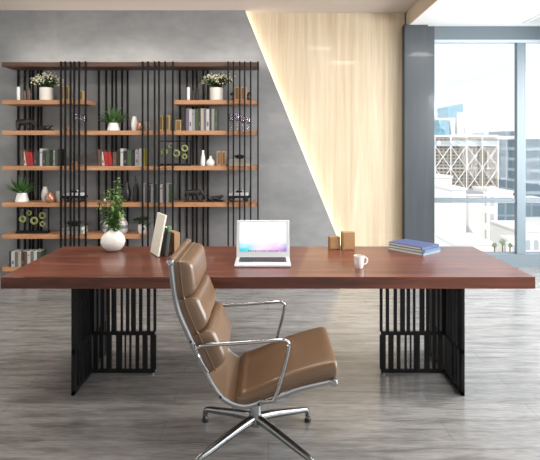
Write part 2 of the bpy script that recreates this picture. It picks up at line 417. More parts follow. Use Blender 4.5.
for i in range(4):
    x = -wd / 2 + 1.2 + i * 1.1
    pts = [(x - .32, 0)] + [(x + .32 * math.cos(math.pi - math.pi * q / 8), 1.0 + .35 * math.sin(math.pi * q / 8)) for q in range(9)] + [(x + .32, 0)]
    B().prism([(px_, pz_ + h - 2.4) for px_, pz_ in pts], -dep / 2 - .06, -dep / 2 + .02).obj('arch', mat('arch_grey', (168, 176, 182), .6), t, smooth=False)
bld('low white annex with small windows beside the rooftop trees', 508, 519, 240, 68, 2, MWW)
bld('grey block behind the arched white building', 524, 560, 203, 130, 14, MG)
for i, (px, py, lab) in enumerate(((494.5, 245, 'small round green tree below the column of small windows'), (502.5, 242, 'largest green tree in front of the blue grey glass block'), (510, 245, 'small green tree closest to the window mullion'))):
    D = 57; p = at(px, py, D); r = (.22, .34, .2)[i]
    t = thing('tree', lab, 'tree', (p.x, D, GZ))
    b = B(); hh = p.z - GZ
    for k in range(90):
        v = Vector((random.gauss(0, 1), random.gauss(0, 1), random.gauss(0, .8))).normalized() * r * random.uniform(.6, 1)
        b.leaf(v + Vector((0, 0, hh)), v, .14, .1)
    b.ball((0, 0, hh), r * .75)
    b.obj('crown', mat('city_tree', (138, 152, 118), .8), t)
    B().tube([(0, 0, 0), (0, 0, hh)], [.16, .08], 8).obj('trunk', mat('trunk_brown', (120, 104, 88), .8), t)

# ------------------------------------------------------------------ conference table
TZ = .75; TF, TBk = 3.0, 3.925; TX = 1.543
tb = thing('conference_table', 'long red-brown wooden desk on two black slatted steel legs', 'table', (0, (TF + TBk) / 2, 0))
cy = (TF + TBk) / 2
B().bb(-TX, TX, TF - cy, TBk - cy, TZ - .068, TZ, .0012).obj('tabletop', M_table, tb, smooth=False)
def leg(sg):
    b = B(); y0, yc, y1 = 3.135 - cy, 3.46 - cy, 3.83 - cy; X = 1.178; zt_ = TZ - .068; th = .012
    # side panel: outer frame, mid rail, close-set upright plates
    b.bb(sg * X - .008, sg * X + .008, y0, y0 + .03, 0, zt_).bb(sg * X - .008, sg * X + .008, y1 - .03, y1, 0, zt_)
    for z in (.0, .25, zt_ - .03): b.bb(sg * X - .008, sg * X + .008, y0, y1, z, z + .024)
    rnd = random.Random(3)
    for zz0, zz1 in ((.024, .25), (.274, zt_)):
        y = y0 + .03
        while y < y1 - .05:
            wv = rnd.choice((.016, .022, .034, .05)); b.bb(sg * X - .008, sg * X + .008, y, y + wv, zz0, zz1); y += wv + rnd.choice((.018, .026, .034))
    # cross panel: plate positions read from the photo (pixels left of / right of the side panel)
    xi = .752
    for z in (.0, .25, zt_ - .02): b.bb(sg * xi, sg * X, yc - .008, yc + .008, z, z + .024)
    up = [(35, 45), (58, 70), (88, 100), (113, 130), (138, 150), (162, 170), (187, 205), (212, 222), (232, 246), (254, 262), (270, 284)]
    dn = [(35, 57), (68, 87), (100, 113), (130, 137), (150, 155), (165, 187), (205, 224), (236, 246), (256, 272)]
    for lst, z0, z1 in ((up, .274, zt_), (dn, .024, .25)):
        for a, c in lst:
            xa_, xb_ = gx(370 + a / 3.836, 3.48), gx(370 + c / 3.836, 3.48)
            b.bb(sg * xa_, sg * xb_, yc - .008, yc + .008, z0, z1)
    o = b.obj('leg', M_black, tb, smooth=False)
    B().lathe([(0, 0), (.012, 0), (.012, .012), (0, .012)], 10, (sg * (xi + .01), yc - .02, 0)).obj('foot_glide', M_alu, o)
leg(1); leg(-1)

# ------------------------------------------------------------------ office chair
CX, CY = -.07, 2.64
ch = thing('office_chair', 'tan leather padded office chair with polished aluminium frame in front of the desk', 'chair', (CX + .007, CY, -.0))
prof = [(-.453, .975), (-.426, .777), (-.372, .640), (-.308, .502), (-.262, .411), (-.205, .342), (-.125, .312), (-.05, .326), (.055, .362), (.146, .394), (.293, .428)]
path = catmull([(x - CX, 0, z) for x, z in prof], 10)
HW = .258
for sg in (-1, 1):
    b = B(); b.tube([(p.x, sg * HW, p.z) for p in path], 1, 10, flat=(.0075, .0125), side=(0, 1, 0))
    o = b.obj('side_rail', M_chrome, ch)
    for i in (22, 47, 70):
        B().tube([(path[i].x, sg * HW, path[i].z), (path[i].x, sg * HW + sg * .013, path[i].z)], .006, 8).obj('bolt', M_rubber, o)
def cross(p, r, name):
    o = B().tube([(p.x, -HW - .012, p.z), (p.x, HW + .012, p.z)], r, 14).obj(name, M_leather if name == 'top_roll' else M_leather, ch)
    for sg in (-1, 1):
        B().lathe([(0, .008), (r * .7, .008), (r * 1.05, .003), (r * 1.05, -.012), (0, -.012)], 16, (p.x, sg * (HW + .015), p.z), M=Matrix.Rotation(-sg * R(90), 4, 'X')).obj('end_cap', M_chrome, o)
cross(path[0], .016, 'top_roll'); cross(path[-1], .018, 'front_roll')
# sling between the rails
t = bmesh.new(); rows = []
for i, p in enumerate(path):
    a = path[max(i - 1, 0)]; c = path[min(i + 1, len(path) - 1)]; d = (c - a).normalized(); nn = Vector((-d.z, 0, d.x)) if False else Vector((d.z * -1, 0, d.x))
    rows.append(([t.verts.new((p.x, y, p.z)) for y in (-HW, 0, HW)], [t.verts.new((p.x + nn.x * .008, y, p.z + nn.z * .008)) for y in (-HW, 0, HW)]))
for (a, a2), (c, c2) in zip(rows, rows[1:]):
    for k in range(2): t.faces.new((a[k], a[k + 1], c[k + 1], c[k])); t.faces.new((a2[k + 1], a2[k], c2[k], c2[k + 1]))
bmesh.ops.recalc_face_normals(t, faces=t.faces)
b = B(); b._merge(t, 0); b.obj('sling', M_leather, ch)
# pads along the path
import bisect
arc = [0]
for a, c in zip(path, path[1:]): arc.append(arc[-1] + (c - a).length)
def on_path(s):
    s0_ = s; s = max(0, min(arc[-1] - 1e-6, s)); i = bisect.bisect_right(arc, s) - 1; f = (s - arc[i]) / (arc[i + 1] - arc[i])
    p = path[i].lerp(path[i + 1], f); d = (path[i + 1] - path[i]).normalized(); p = p + d * max(0, s0_ - arc[-1])
    return p, Vector((-d.z, 0, d.x))
def smooth_path(s):
    ps = [on_path(s + k * .02) for k in (-1, 0, 1)]
    n_ = (ps[0][1] + ps[1][1] + ps[2][1]).normalized(); return ps[1][0], n_
def s_at(fn):
    for i, p in enumerate(path):
        if fn(p): return arc[i]
def pad(name, s0, s1, hw, th, seed=0, crease=0, base=.007, nu=28, nv=30, pw=7):
    t = bmesh.new(); top = []; bot = []
    def prm(k, n):                                      # denser rows near the ends
        a = -1 + 2 * k / n; return math.copysign(1 - (1 - abs(a)) ** 1.6, a)
    for i in range(nu + 1):
        u = prm(i, nu); rt, rb = [], []
        for j in range(nv + 1):
            v = prm(j, nv)
            pu = (1 - abs(u) ** pw) ; pv = (1 - abs(v) ** 26)
            hgt = (max(0, pu) * max(0, pv)) ** .4
            s = (s0 + s1) / 2 + u * (s1 - s0) / 2
            p, n_ = smooth_path(s)
            y = v * hw
            wob = noise.noise(Vector((s * 7, y * 7, seed))) * crease
            wr = 1 + .07 * math.cos(v * math.pi / 2) + .03 * math.cos(u * math.pi / 2)
            tg = Vector((n_.z, 0, -n_.x))
            q = p + tg * (.045 * max(0, u) ** 3 * hgt if pw > 10 else 0) + n_ * (base + th * (1 + (.2 * u if pw > 10 else 0)) * hgt * wr * .9 + wob * hgt)
            rt.append(t.verts.new((q.x, y, q.z)))
            if i in (0, nu) or j in (0, nv): rb.append(rt[-1])
            else:
                q2 = p + n_ * base; rb.append(t.verts.new((q2.x, y, q2.z)))
        top.append(rt); bot.append(rb)
    for i in range(nu):
        for j in range(nv):
            t.faces.new((top[i][j], top[i][j + 1], top[i + 1][j + 1], top[i + 1][j]))
            try: t.faces.new((bot[i][j + 1], bot[i][j], bot[i + 1][j], bot[i + 1][j + 1]))
            except ValueError: pass
    bmesh.ops.remove_doubles(t, verts=t.verts, dist=1e-6)
    bmesh.ops.recalc_face_normals(t, faces=t.faces)
    b = B(); b._merge(t, 0); o = b.obj(name, M_leather, ch, ang=70)
    # piping around the pad's side
    ring = []
    for k in range(25): ring.append((-1 + 2 * k / 24, -1))
    for k in range(25): ring.append((1, -1 + 2 * k / 24))
    for k in range(25): ring.append((1 - 2 * k / 24, 1))
    for k in range(25): ring.append((-1, 1 - 2 * k / 24))
    pts = []
    for u, v in ring:
        p, n_ = smooth_path((s0 + s1) / 2 + u * (s1 - s0) / 2 * .995)
        q = p + n_ * (base + th * .30); pts.append(Vector((q.x, v * hw * .995, q.z)))
    ded = [pts[0]]
    for p in pts[1:]:
        if (p - ded[-1]).length > 1e-4: ded.append(p)
    if (ded[-1] - ded[0]).length < 1e-4: ded.pop()
    B().tube(ded, .0035, 6, closed=True).obj('piping', M_leather, o)
    return o
sA = s_at(lambda p: p.z < .80); sB = s_at(lambda p: p.z < .635); sC = s_at(lambda p: p.z < .455)
sD = s_at(lambda p: p.x > -.125 - CX); 
pad('back_pad', .006, sA, .242, .094, 1, .004)
pad('back_pad', sA, sB, .242, .100, 2, .004)
pad('back_pad', sB, sC, .242, .106, 3, .004)
pad('seat_pad', sD - .035, arc[-1] + .012, .255, .07, 4, .004, nu=44, pw=22)
# arm loops
armp = [(205, 374), (199, 362), (195, 351), (198, 346.5), (206, 345), (225, 344), (260, 341.5), (280, 340), (286, 342), (287, 348), (282, 370), (274, 396), (268, 402), (258, 404)]
YA = CY - .292
arm = catmull([(gx(x, YA) - CX, 0, gz(y, YA)) for x, y in armp], 7)
for sg in (-1, 1):
    pts = []
    for i, p in enumerate(arm):
        e = min(i, len(arm) - 1 - i) / 10; yy = (HW + .004) + .03 * min(1, e)
        pts.append((p.x, sg * yy, p.z))
    B().tube(pts, 1, 12, flat=(.0105, .0085)).obj('armrest', M_chrome, ch)
# cast spreaders below the seat, column, hub
for sx in (-.09, .09):
    zz = .308 if sx < 0 else .338
    pts = catmull([(sx, -HW, zz), (sx * .8, -.14, zz - .02), (sx * .35, 0, .28), (sx * .8, .14, zz - .02), (sx, HW, zz)], 6)
    B().tube(pts, 1, 8, flat=(.014, .010)).obj('spreader', M_alu, ch)
B().lathe([(0, .3), (.04, .3), (.045, .285), (.034, .262), (.022, .25), (.022, .235), (0, .235)], 20).obj('tilt_housing', M_rubber, ch)
B().lathe([(0, .245), (.017, .245), (.017, .17), (0, .17)], 20).obj('gas_column', M_rubber, ch)
B().lathe([(0, .215), (.024, .215), (.027, .21), (.029, .15), (.036, .125), (.036, .095), (.02, .085), (0, .085)], 24).obj('hub', M_alu, ch)
for sx, sy in ((-1, 1), (1, 1), (1, -1), (-1, -1)):
    ex, ey = (sx * .276, .2) if sy > 0 else (sx * .264, -.265)
    pts = catmull([(sx * .012, sy * .01, .125), (ex * .35, ey * .35, .112), (ex * .75, ey * .75, .085), (ex * .96, ey * .96, .07), (ex * 1.01, ey * 1.01, .052), (ex * 1.015, ey * 1.015, .016)], 6)
    n = len(pts); rr = [.024 - .010 * min(1, i / (n * .6)) for i in range(n)]
    l = B().tube(pts, rr, 12, flat=(1, 1.0)).obj('star_leg', M_alu, ch)
    B().lathe([(0, 0), (.017, 0), (.018, .012), (.014, .02), (0, .02)], 14, (ex * 1.015, ey * 1.015, 0)).obj('foot_glide', M_rubber, l)

# ------------------------------------------------------------------ things on the table
# laptop
LY = 3.235
lp = thing('laptop', 'open silver laptop with a glowing pastel wallpaper on the desk', 'laptop', (gx(262.5, LY), LY, TZ))
lw, ld = .356, .255
B().box((0, ld / 2, .008), (lw, ld, .014), .004).obj('base', M_lap, lp, smooth=False)
kb = B(); kb.box((0, ld * .63, .0152), (lw * .86, ld * .56, .0012), 0)
rows_ = 6
for r_ in range(rows_):
    n = 14
    for k in range(n):
        if r_ == 0 and 4 <= k <= 8: continue
        kb.box((-lw * .39 + (k + .5) * lw * .78 / n, ld * .42 + r_ * ld * .078, .0166), (lw * .78 / n * .82, ld * .066, .002), .0006)
kb.box((0, ld * .42, .0166), (lw * .27, ld * .066, .002), .0006)
kb.obj('keyboard', M_key, lp, smooth=False)
B().box((0, ld * .2, .0152), (lw * .32, ld * .3, .0008), 0).obj('trackpad', mat('trackpad', (196, 196, 199), .3, .2), lp, smooth=False)
lid_h = .246; tilt = R(-14)
LM = Matrix.Translation((0, ld - .004, .012)) @ Matrix.Rotation(tilt, 4, 'X')
lid = B().box((0, 0, lid_h / 2), (lw, .009, lid_h), .003, M=LM).obj('lid', M_lap, lp, smooth=False)
B().tube([(-lw * .36, ld - .002, .012), (lw * .36, ld - .002, .012)], .0065, 10).obj('hinge', M_key, lp)
ms = bpy.data.materials.new('display_glow'); ms.use_nodes = True; N, L = nodes(ms); N.remove(N['Principled BSDF'])
o_ = [n for n in N if n.type == 'OUTPUT_MATERIAL'][0]; em = N.new('ShaderNodeEmission'); em.inputs[1].default_value = 1.15; L.new(em.outputs[0], o_.inputs[0])
tc = N.new('ShaderNodeTexCoord'); sp = N.new('ShaderNodeSeparateXYZ'); L.new(tc.outputs['Generated'], sp.inputs[0])
nz = N.new('ShaderNodeTexNoise'); nz.inputs['Scale'].default_value = 4; L.new(tc.outputs['Generated'], nz.inputs['Vector'])
ad = N.new('ShaderNodeMath'); ad.operation = 'MULTIPLY_ADD'; ad.inputs[1].default_value = .35; ad.inputs[2].default_value = -.17; L.new(nz.outputs['Fac'], ad.inputs[0])
a2 = N.new('ShaderNodeMath'); L.new(ad.outputs[0], a2.inputs[0]); L.new(sp.outputs['Z'], a2.inputs[1])
vr = N.new('ShaderNodeValToRGB'); e = vr.color_ramp.elements
e[0].position = .06; e[0].color = (1, 1, 1, 1); e[1].position = .42; e[1].color = (0, 0, 0, 1); L.new(a2.outputs[0], vr.inputs['Fac'])
hr = N.new('ShaderNodeValToRGB'); e = hr.color_ramp.elements
e[0].position = .0; e[0].color = lin((60, 205, 225)); e[1].position = 1; e[1].color = lin((150, 140, 205))
x = e.new(.2); x.color = lin((110, 225, 235)); x = e.new(.36); x.color = lin((236, 220, 246)); x = e.new(.55); x.color = lin((250, 214, 244)); x = e.new(.8); x.color = lin((222, 168, 230))
L.new(sp.outputs['X'], hr.inputs['Fac'])
mx = N.new('ShaderNodeMixRGB'); mx.inputs[1].default_value = (1, .985, 1, 1); L.new(vr.outputs[0], mx.inputs[0]); L.new(hr.outputs[0], mx.inputs[2]); L.new(mx.outputs[0], em.inputs[0])
B().box((0, -.0052, lid_h * .545), (lw * .89, .0012, lid_h * .80), 0, M=LM).obj('display', ms, lid, smooth=False)
dk = B()
for k in range(17):
    dk.box((-lw * .27 + k * lw * .54 / 16, -.0062, lid_h * .165), (lw * .024, .0006, lid_h * .04), 0, mi=k % 4, M=LM)
dk.obj('icon_row', [mat('icon_%d' % i, c, .4) for i, c in enumerate(((120, 110, 150), (90, 150, 190), (210, 130, 150), (150, 150, 160)))], lid, smooth=False)

# vase with a leafy branch
VY = 3.76
vs = thing('vase', 'round white vase with a leafy green branch on the desk', 'vase', (gx(113, VY), VY, TZ))
S = VY / F
vprof = [(0, 0), (5.0, 0), (7.5, 1.0), (11, 5), (12.2, 9.5), (11, 14.5), (7.6, 18.5), (4.2, 20.8), (3.3, 21.6), (3.6, 22.8), (2.9, 22.9), (2.6, 21.4), (0, 19)]
vb = B().lathe([(r * S, z * S) for r, z in vprof], 40).obj('body', M_cer, vs)
st = B(); lf = B()
for k in range(12):
    a = random.uniform(0, 6.28); sprd = random.uniform(.02, .11); hh = random.uniform(.22, .52)
    top = Vector((sprd * math.cos(a), sprd * math.sin(a), hh))
    pts = catmull([(0, 0, .14), (top.x * .6, top.y * .6, .14 + (hh - .14) * .4), tuple(top)], 6)
    st.tube(pts, [.0028 - .0018 * i / len(pts) for i in range(len(pts))], 6)
    for q in range(46):
        u = random.uniform(.22, 1); p = pts[min(len(pts) - 1, int(u * len(pts)))]
        d = Vector((random.gauss(0, 1), random.gauss(0, 1), random.gauss(.2, .7))).normalized()
        lf.leaf(p + d * random.uniform(.004, .022), d, random.uniform(.024, .042), random.uniform(.014, .022), mi=random.choice((0, 0, 1)))
st.obj('stem', M_stem, vs); lf.obj('foliage', [M_leaf, mat('bright_leaf', (104, 140, 66), .45, var=.2, vscale=40)], vs)

# leaning white panel, green notebook, wooden block behind chair
HY = 3.64
def desk_y(py): return .75 * F / (py - 147)
t = thing('picture_board', 'thin cream board leaning upright beside the vase', 'board', (gx(154.5, 3.62), 3.62, TZ), R(-62))
B().box((0, 0, .145), (.19, .014, .285), .003, rot=(0, R(0), 0)).obj('panel', mat('cream_board', (222, 218, 204), .55), t, rot=(R(-11), 0, 0), smooth=False)
t = thing('notebook', 'upright dark grey-green notebook between cream board and wooden block', 'book', (gx(164, 3.61), 3.61, TZ), R(-66))
B().box((0, 0, .095), (.14, .022, .19), .003).obj('cover', mat('slate_green', (56, 64, 60), .5), t, rot=(R(-7), 0, 0), smooth=False)
B().box((.05, 0, .19), (.05, .018, .035), .003).obj('tab', mat('leaf_green_tab', (86, 142, 82), .5), t, rot=(R(-7), 0, 0), smooth=False)
B().box((0, 0, .0955), (.132, .014, .192), .001).obj('pages', M_page, t, rot=(R(-7), 0, 0), smooth=False)
t = thing('bookend', 'upright wooden bookend block beside the chair back', 'bookend', (gx(173.5, 3.64), 3.66, TZ), R(-58))
B().box((0, 0, .078), (.115, .045, .156), .004).obj('block', M_wood, t, smooth=False)
B().box((0, .0235, .078), (.1, .003, .14), .001).obj('back_plate', mat('dark_wood', (104, 74, 50), .5), t, smooth=False)
# two wooden blocks
for x0, x1, y0, lab, yy in ((329, 340, 237, 'smaller wooden block standing on the desk near the slanted edge', 3.80), (342, 355, 232.5, 'taller wooden block standing on the desk near the slanted edge', 3.78)):
    X0, X1 = gx(x0, yy), gx(x1, yy); hh = gz(y0, yy) - TZ
    t = thing('wooden_block', lab, 'block', ((X0 + X1) / 2, yy + .03, TZ), R(4), 'pair of wooden blocks on the desk')
    B().box((0, 0, hh / 2), (X1 - X0, .055, hh), .003).obj('body', M_wood, t, smooth=False)
    B().box((0, -.0285, hh * .5), ((X1 - X0) * .82, .003, hh * .86), .001).obj('face_panel', mat('block_face', (160, 124, 86), .45, var=.1, vscale=40), t, smooth=False)
# mug
MY = 3.22
t = thing('coffee_cup', 'small white cup with a handle on the desk', 'cup', (gx(359, MY), MY, TZ))
B().lathe([(0, 0), (.021, 0), (.025, .004), (.030, .04), (.0325, .078), (.0305, .078), (.028, .04), (.022, .008), (0, .006)], 32).obj('body', M_cer, t)
B().tube(catmull([(.029, 0, .064), (.043, 0, .066), (.052, 0, .05), (.045, 0, .03), (.027, 0, .022)], 6), .0042, 8).obj('handle', M_cer, t)
B().lathe([(0, .066), (.0292, .066)], 24).obj('coffee', mat('coffee', (92, 66, 44), .15), t)
# stack of three books
fx, fy = 1.074, 3.545
ang = math.atan2(.135, .161)
for i in range(3):
    lab = ('bottom book of the blue stack on the desk', 'middle book of the blue stack on the desk', 'top blue book of the stack on the desk')[i]
    hh = .0185; wx, wy = (.214, .296) if i < 2 else (.21, .285)
    off = ((0, 0), (.004, -.002), (-.002, .004))[i]
    t = thing('book', lab, 'book', (1.055 + off[0], 3.762 + off[1], TZ + i * hh), ang + R((0, 1.5, -1)[i]), 'blue books stacked on the desk')
    cm = book_mat(((150, 172, 190), (92, 122, 152), (72, 90, 140))[i])
    b = B().box((0, 0, .0012), (wx, wy, .0024), 0).box((0, 0, hh - .0014), (wx, wy, .0024), 0)
    b.box((0, -wy / 2 + .0015, hh / 2), (wx, .003, hh - .0004), .001)
    b.obj('cover', cm, t, smooth=False)
    B().box((0, .004, hh / 2), (wx - .008, wy - .014, hh - .005), 0).obj('pages', M_page, t, smooth=False)

# ------------------------------------------------------------------ bookcase
SF, SBK = 6.06, 6.36
bc = thing('bookcase', 'wide wall bookcase of oak shelves hung between clusters of thin black uprights', 'bookcase', (gx(130, SF), 6.2, 0))
ox, oy = bc.location.x, 6.2
def sx_(px): return gx(px, SF)
SH = {'A': gz(100, SF), 'B': gz(130.6, SF), 'C': gz(166, SF), 'D': gz(202.6, SF), 'E': gz(234.6, SF), 'F': .10}
TH = .05
def shelf(x0, x1, row):
    z = SH[row]; B().bb(sx_(x0) - ox, sx_(x1) - ox, SF - oy, SBK - oy, z - TH, z, .002).obj('shelf', M_shelf, bc, smooth=False)
shelf(2, 87.6, 'A'); shelf(174, 258, 'A'); shelf(2, 258, 'B'); shelf(2, 258, 'C'); shelf(2, 258, 'D'); shelf(2, 141, 'E'); shelf(2, 258, 'F')
B().bb(sx_(1.5) - ox, sx_(259) - ox, SF - oy, SBK - oy, gz(66.5, SF), gz(62, SF), .002).obj('top_board', M_topb, bc, smooth=False)
ztop = gz(62, SF)
fr = [61.3, 65.7, 70.9, 74.6, 79.5, 86, 142.8, 148.2, 154.8, 159.2, 165.5, 173, 228.3, 233.5, 239.8, 244.7, 250.7, 258.0]
bk_ = [17.2, 23.7, 28.7, 32, 37, 40.4, 98.3, 105.6, 111.6, 115.5, 121.5, 127, 179.5, 186.6, 192.6, 196.5, 203, 207.7]
for x in fr: B().bb(sx_(x) - .0085 - ox, sx_(x) + .0085 - ox, SF - .024 - oy, SF - .001 - oy, 0, ztop + .004).obj('upright', M_bar, bc, smooth=False)
for x in bk_:
    X = gx(x, 6.39); B().bb(X - .0095 - ox, X + .0095 - ox, SBK + .046 - oy, SBK + .066 - oy, 0, gz(62, SF)).obj('upright', M_bar, bc, smooth=False)

# ------------------------------------------------------------------ things on the shelves
IY = 6.17
def ipos(px, row, Y=IY): return Vector((gx(px, Y), Y, SH[row]))
def hgt(ytop, row, Y=IY): return gz(ytop, Y) - SH[row]
K = IY / F                                             # metres per photo pixel at the shelf

def simple(name, label, cat, b, mats, loc, rz=0, group=None, smooth=True):
    return tag(b.obj(name, mats, loc=loc, rot=(0, 0, rz), smooth=smooth), label, cat, group)

def books(x0, x1, ytops, row, cols, where, group, tilt=()):
    n = len(cols); x = x0; wpx = (x1 - x0) / sum(c[1] for c in cols)
    for i, (c, ww, desc) in enumerate(cols):
        wd = ww * wpx; h = hgt(ytops[i % len(ytops)], row); X = gx(x + wd / 2, IY - .03); w_ = wd * K * .94
        rot = tilt[i] if i < len(tilt) else 0
        b = B(); dp = .17
        # cover: two boards and a rounded spine; pages inside
        b.box((-w_ / 2 + .0012, .004, h / 2), (.0024, dp - .008, h), 0, 0).box((w_ / 2 - .0012, .004, h / 2), (.0024, dp - .008, h), 0, 0)
        b.box((0, -dp / 2 + .005, h / 2), (w_, .006, h), .0024, 0)
        b.box((0, .004, h / 2), (max(.002, w_ - .005), dp - .018, h - .008), 0, 1)
        if i % 3 == 1: b.box((0, -dp / 2 + .0012, h * .3), (w_ * .5, .003, h * .2), 0, 2)
        if i % 4 == 2: b.box((0, -dp / 2 + .0012, h * .78), (w_ * .6, .003, h * .06), 0, 2)
        band = book_mat((120, 112, 100)) if sum(c) < 330 else book_mat((120, 116, 116))
        o = b.obj('book', [book_mat(c), M_page, band], loc=(X, IY - .02, SH[row]), rot=(0, rot, 0), smooth=False)
        if rot: o.location.z += abs(math.sin(rot)) * w_ / 2 + .0005
        tag(o, '%s %s' % (desc, where(i, n)), 'book', group); x += wd
def nth(i, n):
    o = ('first', 'second', 'third', 'fourth', 'fifth', 'sixth', 'seventh', 'eighth', 'ninth', 'tenth', 'eleventh', 'twelfth', 'thirteenth')
    return 'rightmost' if i == n - 1 else ('leftmost' if i == 0 else o[i] + ' from left')
BLK, DGR, WHT, RED, GRN, GRY, CRM, PUR, BLU, BRN, YEL, LGR = (36, 36, 38), (62, 62, 64), (216, 214, 208), (184, 36, 34), (72, 92, 64), (120, 122, 122), (198, 188, 164), (128, 112, 138), (92, 112, 132), (112, 82, 64), (176, 168, 74), (166, 168, 166)
g1 = [(BRN, 3.6, 'slim brown book'), (WHT, 2.4, 'leaning thin white book'), (RED, 3.6, 'leaning red book'), (RED, 3.4, 'second leaning red book'), (DGR, 3.4, 'charcoal book'), (BLK, 2.8, 'black book'), (WHT, 2.6, 'bright white book'), (DGR, 3.4, 'grey book'), (GRN, 4, 'dark green book'), (BLK, 3.6, 'black book'), (LGR, 1.8, 'thin pale grey book'), (GRN, 2.8, 'olive green book'), (BLK, 2.4, 'slim black book')]
books(23.5, 62.5, [149.5, 152, 152, 152.5, 152, 151, 148.5, 151, 150, 151, 150, 151, 149], 'C', g1, lambda i, n: '%s of the left group above the aloe shelf' % nth(i, n), 'books on the left of the third shelf', (0, R(-8), R(-7), R(-7)))
g2 = [(BRN, 3.6, 'slim brown book'), (WHT, 2.4, 'leaning thin white book'), (RED, 3.6, 'leaning red book'), (RED, 3.4, 'second leaning red book'), (BRN, 3.4, 'brown book'), (BLK, 3.4, 'black book'), (WHT, 2.6, 'bright white book'), (BLK, 3.4, 'black book'), (GRN, 4, 'dark green book'), (BLK, 3.0, 'black book'), (LGR, 3.6, 'pale grey book'), (WHT, 3, 'off-white book'), (YEL, 2.4, 'yellow book')]
books(100, 146.5, [149.5, 152, 152, 152.5, 152, 151, 148.5, 151, 150, 151, 149.5, 148.5, 148.5], 'C', g2, lambda i, n: '%s of the group below the potted succulent' % nth(i, n), 'books in the middle of the third shelf', (0, R(-8), R(-7), R(-7)))
g3 = [(PUR, 3, 'violet book'), (WHT, 3, 'white book'), (LGR, 3, 'pale grey book'), (GRN, 3.4, 'sage green book'), (DGR, 2.6, 'dark book'), (CRM, 3.2, 'cream book'), (PUR, 2.4, 'mauve book'), (WHT, 3.4, 'bright white book'), (DGR, 2, 'dark thin book'), (LGR, 3, 'grey book'), (GRN, 3.2, 'green book')]
books(187, 218, [109, 109.5, 110, 109.5, 110, 109], 'B', g3, lambda i, n: '%s of the row under the upper right flowers' % nth(i, n), 'books on the upper right shelf')
g4 = [(WHT, 3, 'white book'), (PUR, 2.6, 'mauve book'), (DGR, 3, 'dark book'), (LGR, 3, 'pale grey book'), (BLU, 2.6, 'blue-grey book'), (GRY, 3, 'grey book'), (WHT, 3, 'white book'), (PUR, 2.6, 'violet book'), (LGR, 3, 'pale book'), (GRN, 2.6, 'green book')]
books(143, 172.5, [183, 183.5, 184, 183.5], 'D', g4, lambda i, n: '%s of the row behind the cream board' % nth(i, n), 'books on the fourth shelf')
g5 = [(DGR, 2, 'dark book'), (WHT, 3.4, 'white book'), (GRY, 3, 'grey book'), (CRM, 3.2, 'cream book'), (DGR, 3, 'dark book'), (BRN, 2.6, 'brown book'), (WHT, 3.2, 'white book'), (GRY, 3, 'grey book'), (WHT, 3.2, 'off-white book'), (GRN, 3.2, 'green book')]
books(12, 43, [249.5, 250, 250, 250.5], 'F', g5, lambda i, n: '%s of the bottom shelf row beyond the desk corner' % nth(i, n), 'books on the bottom shelf')

def lathe_px(prof, seg=24): return B().lathe([(r * K, z * K) for r, z in prof], seg)
def urn(h, r, neck, lip): return [(0, 0), (r * .6, 0), (r * .85, h * .12), (r, h * .36), (r * .92, h * .58), (neck * 1.2, h * .86), (neck, h * .92), (lip, h), (lip * .8, h), (neck * .8, h * .9), (0, h * .8)]
# row A left
simple('cylinder_vase', 'slim white cylinder vase at the left end of the top left shelf', 'vase', lathe_px([(0, 0), (1.6, 0), (1.7, .4), (1.7, 13.6), (1.5, 14), (1.2, 13.6), (0, 12.5)]), M_cer, ipos(18.5, 'A'))
simple('cylinder_vase', 'slim white cylinder vase at the left end of the upper right shelf', 'vase', lathe_px([(0, 0), (1.5, 0), (1.6, .4), (1.6, 13.2), (1.4, 13.6), (1.1, 13.2), (0, 12.2)]), M_cer, ipos(188.3, 'A'))
def jar(px, row, r, h, lab, m=M_dark):
    t = thing('lidded_jar', lab, 'jar', ipos(px, row))
    lathe_px([(0, 0), (r * .8, 0), (r, h * .15), (r, h * .7), (r * .75, h * .82), (0, h * .82)]).obj('body', m, t)
    lathe_px([(r * .8, h * .82), (r * .7, h * .9), (r * .2, h * .93), (r * .25, h), (0, h)]).obj('lid', m, t)
m_umb = mat('umber_glaze', (92, 74, 66), .35)
jar(25, 'A', 1.7, 11, 'small umber lidded jar beside the top left white cylinder vase', m_umb)
jar(29, 'A', 2.1, 13, 'taller umber lidded jar next to the top left flower pot', m_umb)
jar(193, 'A', 1.5, 11, 'small dark jar beside the upper right white cylinder vase')
jar(197, 'A', 1.6, 13, 'taller dark jar left of the upper right flower pot')
def flowerpot(px, row, r, h, spread, top, lab, seed):
    rn = random.Random(seed); t = thing('potted_flowers', lab, 'plant', ipos(px, row))
    lathe_px([(0, 0), (r * .9, 0), (r, .5), (r, h - .3), (r * .96, h), (r * .86, h), (r * .84, h - 1.5), (0, h - 1.5)], 28).obj('pot', M_cerm, t)
    fo, fl, stm = B(), B(), B()
    for k in range(46):
        a = rn.uniform(0, 6.28); u = math.sqrt(rn.random()); ph = u * spread
        tip = Vector((ph * math.cos(a), ph * math.sin(a) * .6, h + (top - h) * (1 - .55 * u * u) * rn.uniform(.75, 1))) * K
        pts = catmull([(0, 0, (h - 1.5) * K), (tip.x * .35, tip.y * .35, (h - 1.5) * K + (tip.z - h * K) * .65), tuple(tip)], 4)
        stm.tube(pts, .0016, 4)
        for q in range(7):
            p = pts[rn.randrange(3, len(pts))]; d = Vector((rn.gauss(0, 1), rn.gauss(0, 1), rn.gauss(0, .8))).normalized()
            fo.leaf(p, d, .05, .022)
        for q in range(6):
            p = tip + Vector((rn.gauss(0, 1), rn.gauss(0, 1), rn.gauss(0, 1))) * .022
            fl.ball(p, rn.uniform(.006, .011), sub=1)
    stm.obj('stem', M_stem, t); fo.obj('foliage', M_leafd, t); fl.obj('blossoms', M_flow, t)
flowerpot(46.5, 'A', 6.6, 13, 15, 26, 'cream flowers in a white pot on the top left shelf', 5)
flowerpot(216.5, 'A', 6.6, 13, 17, 26, 'cream flowers in a white pot on the upper right shelf', 6)
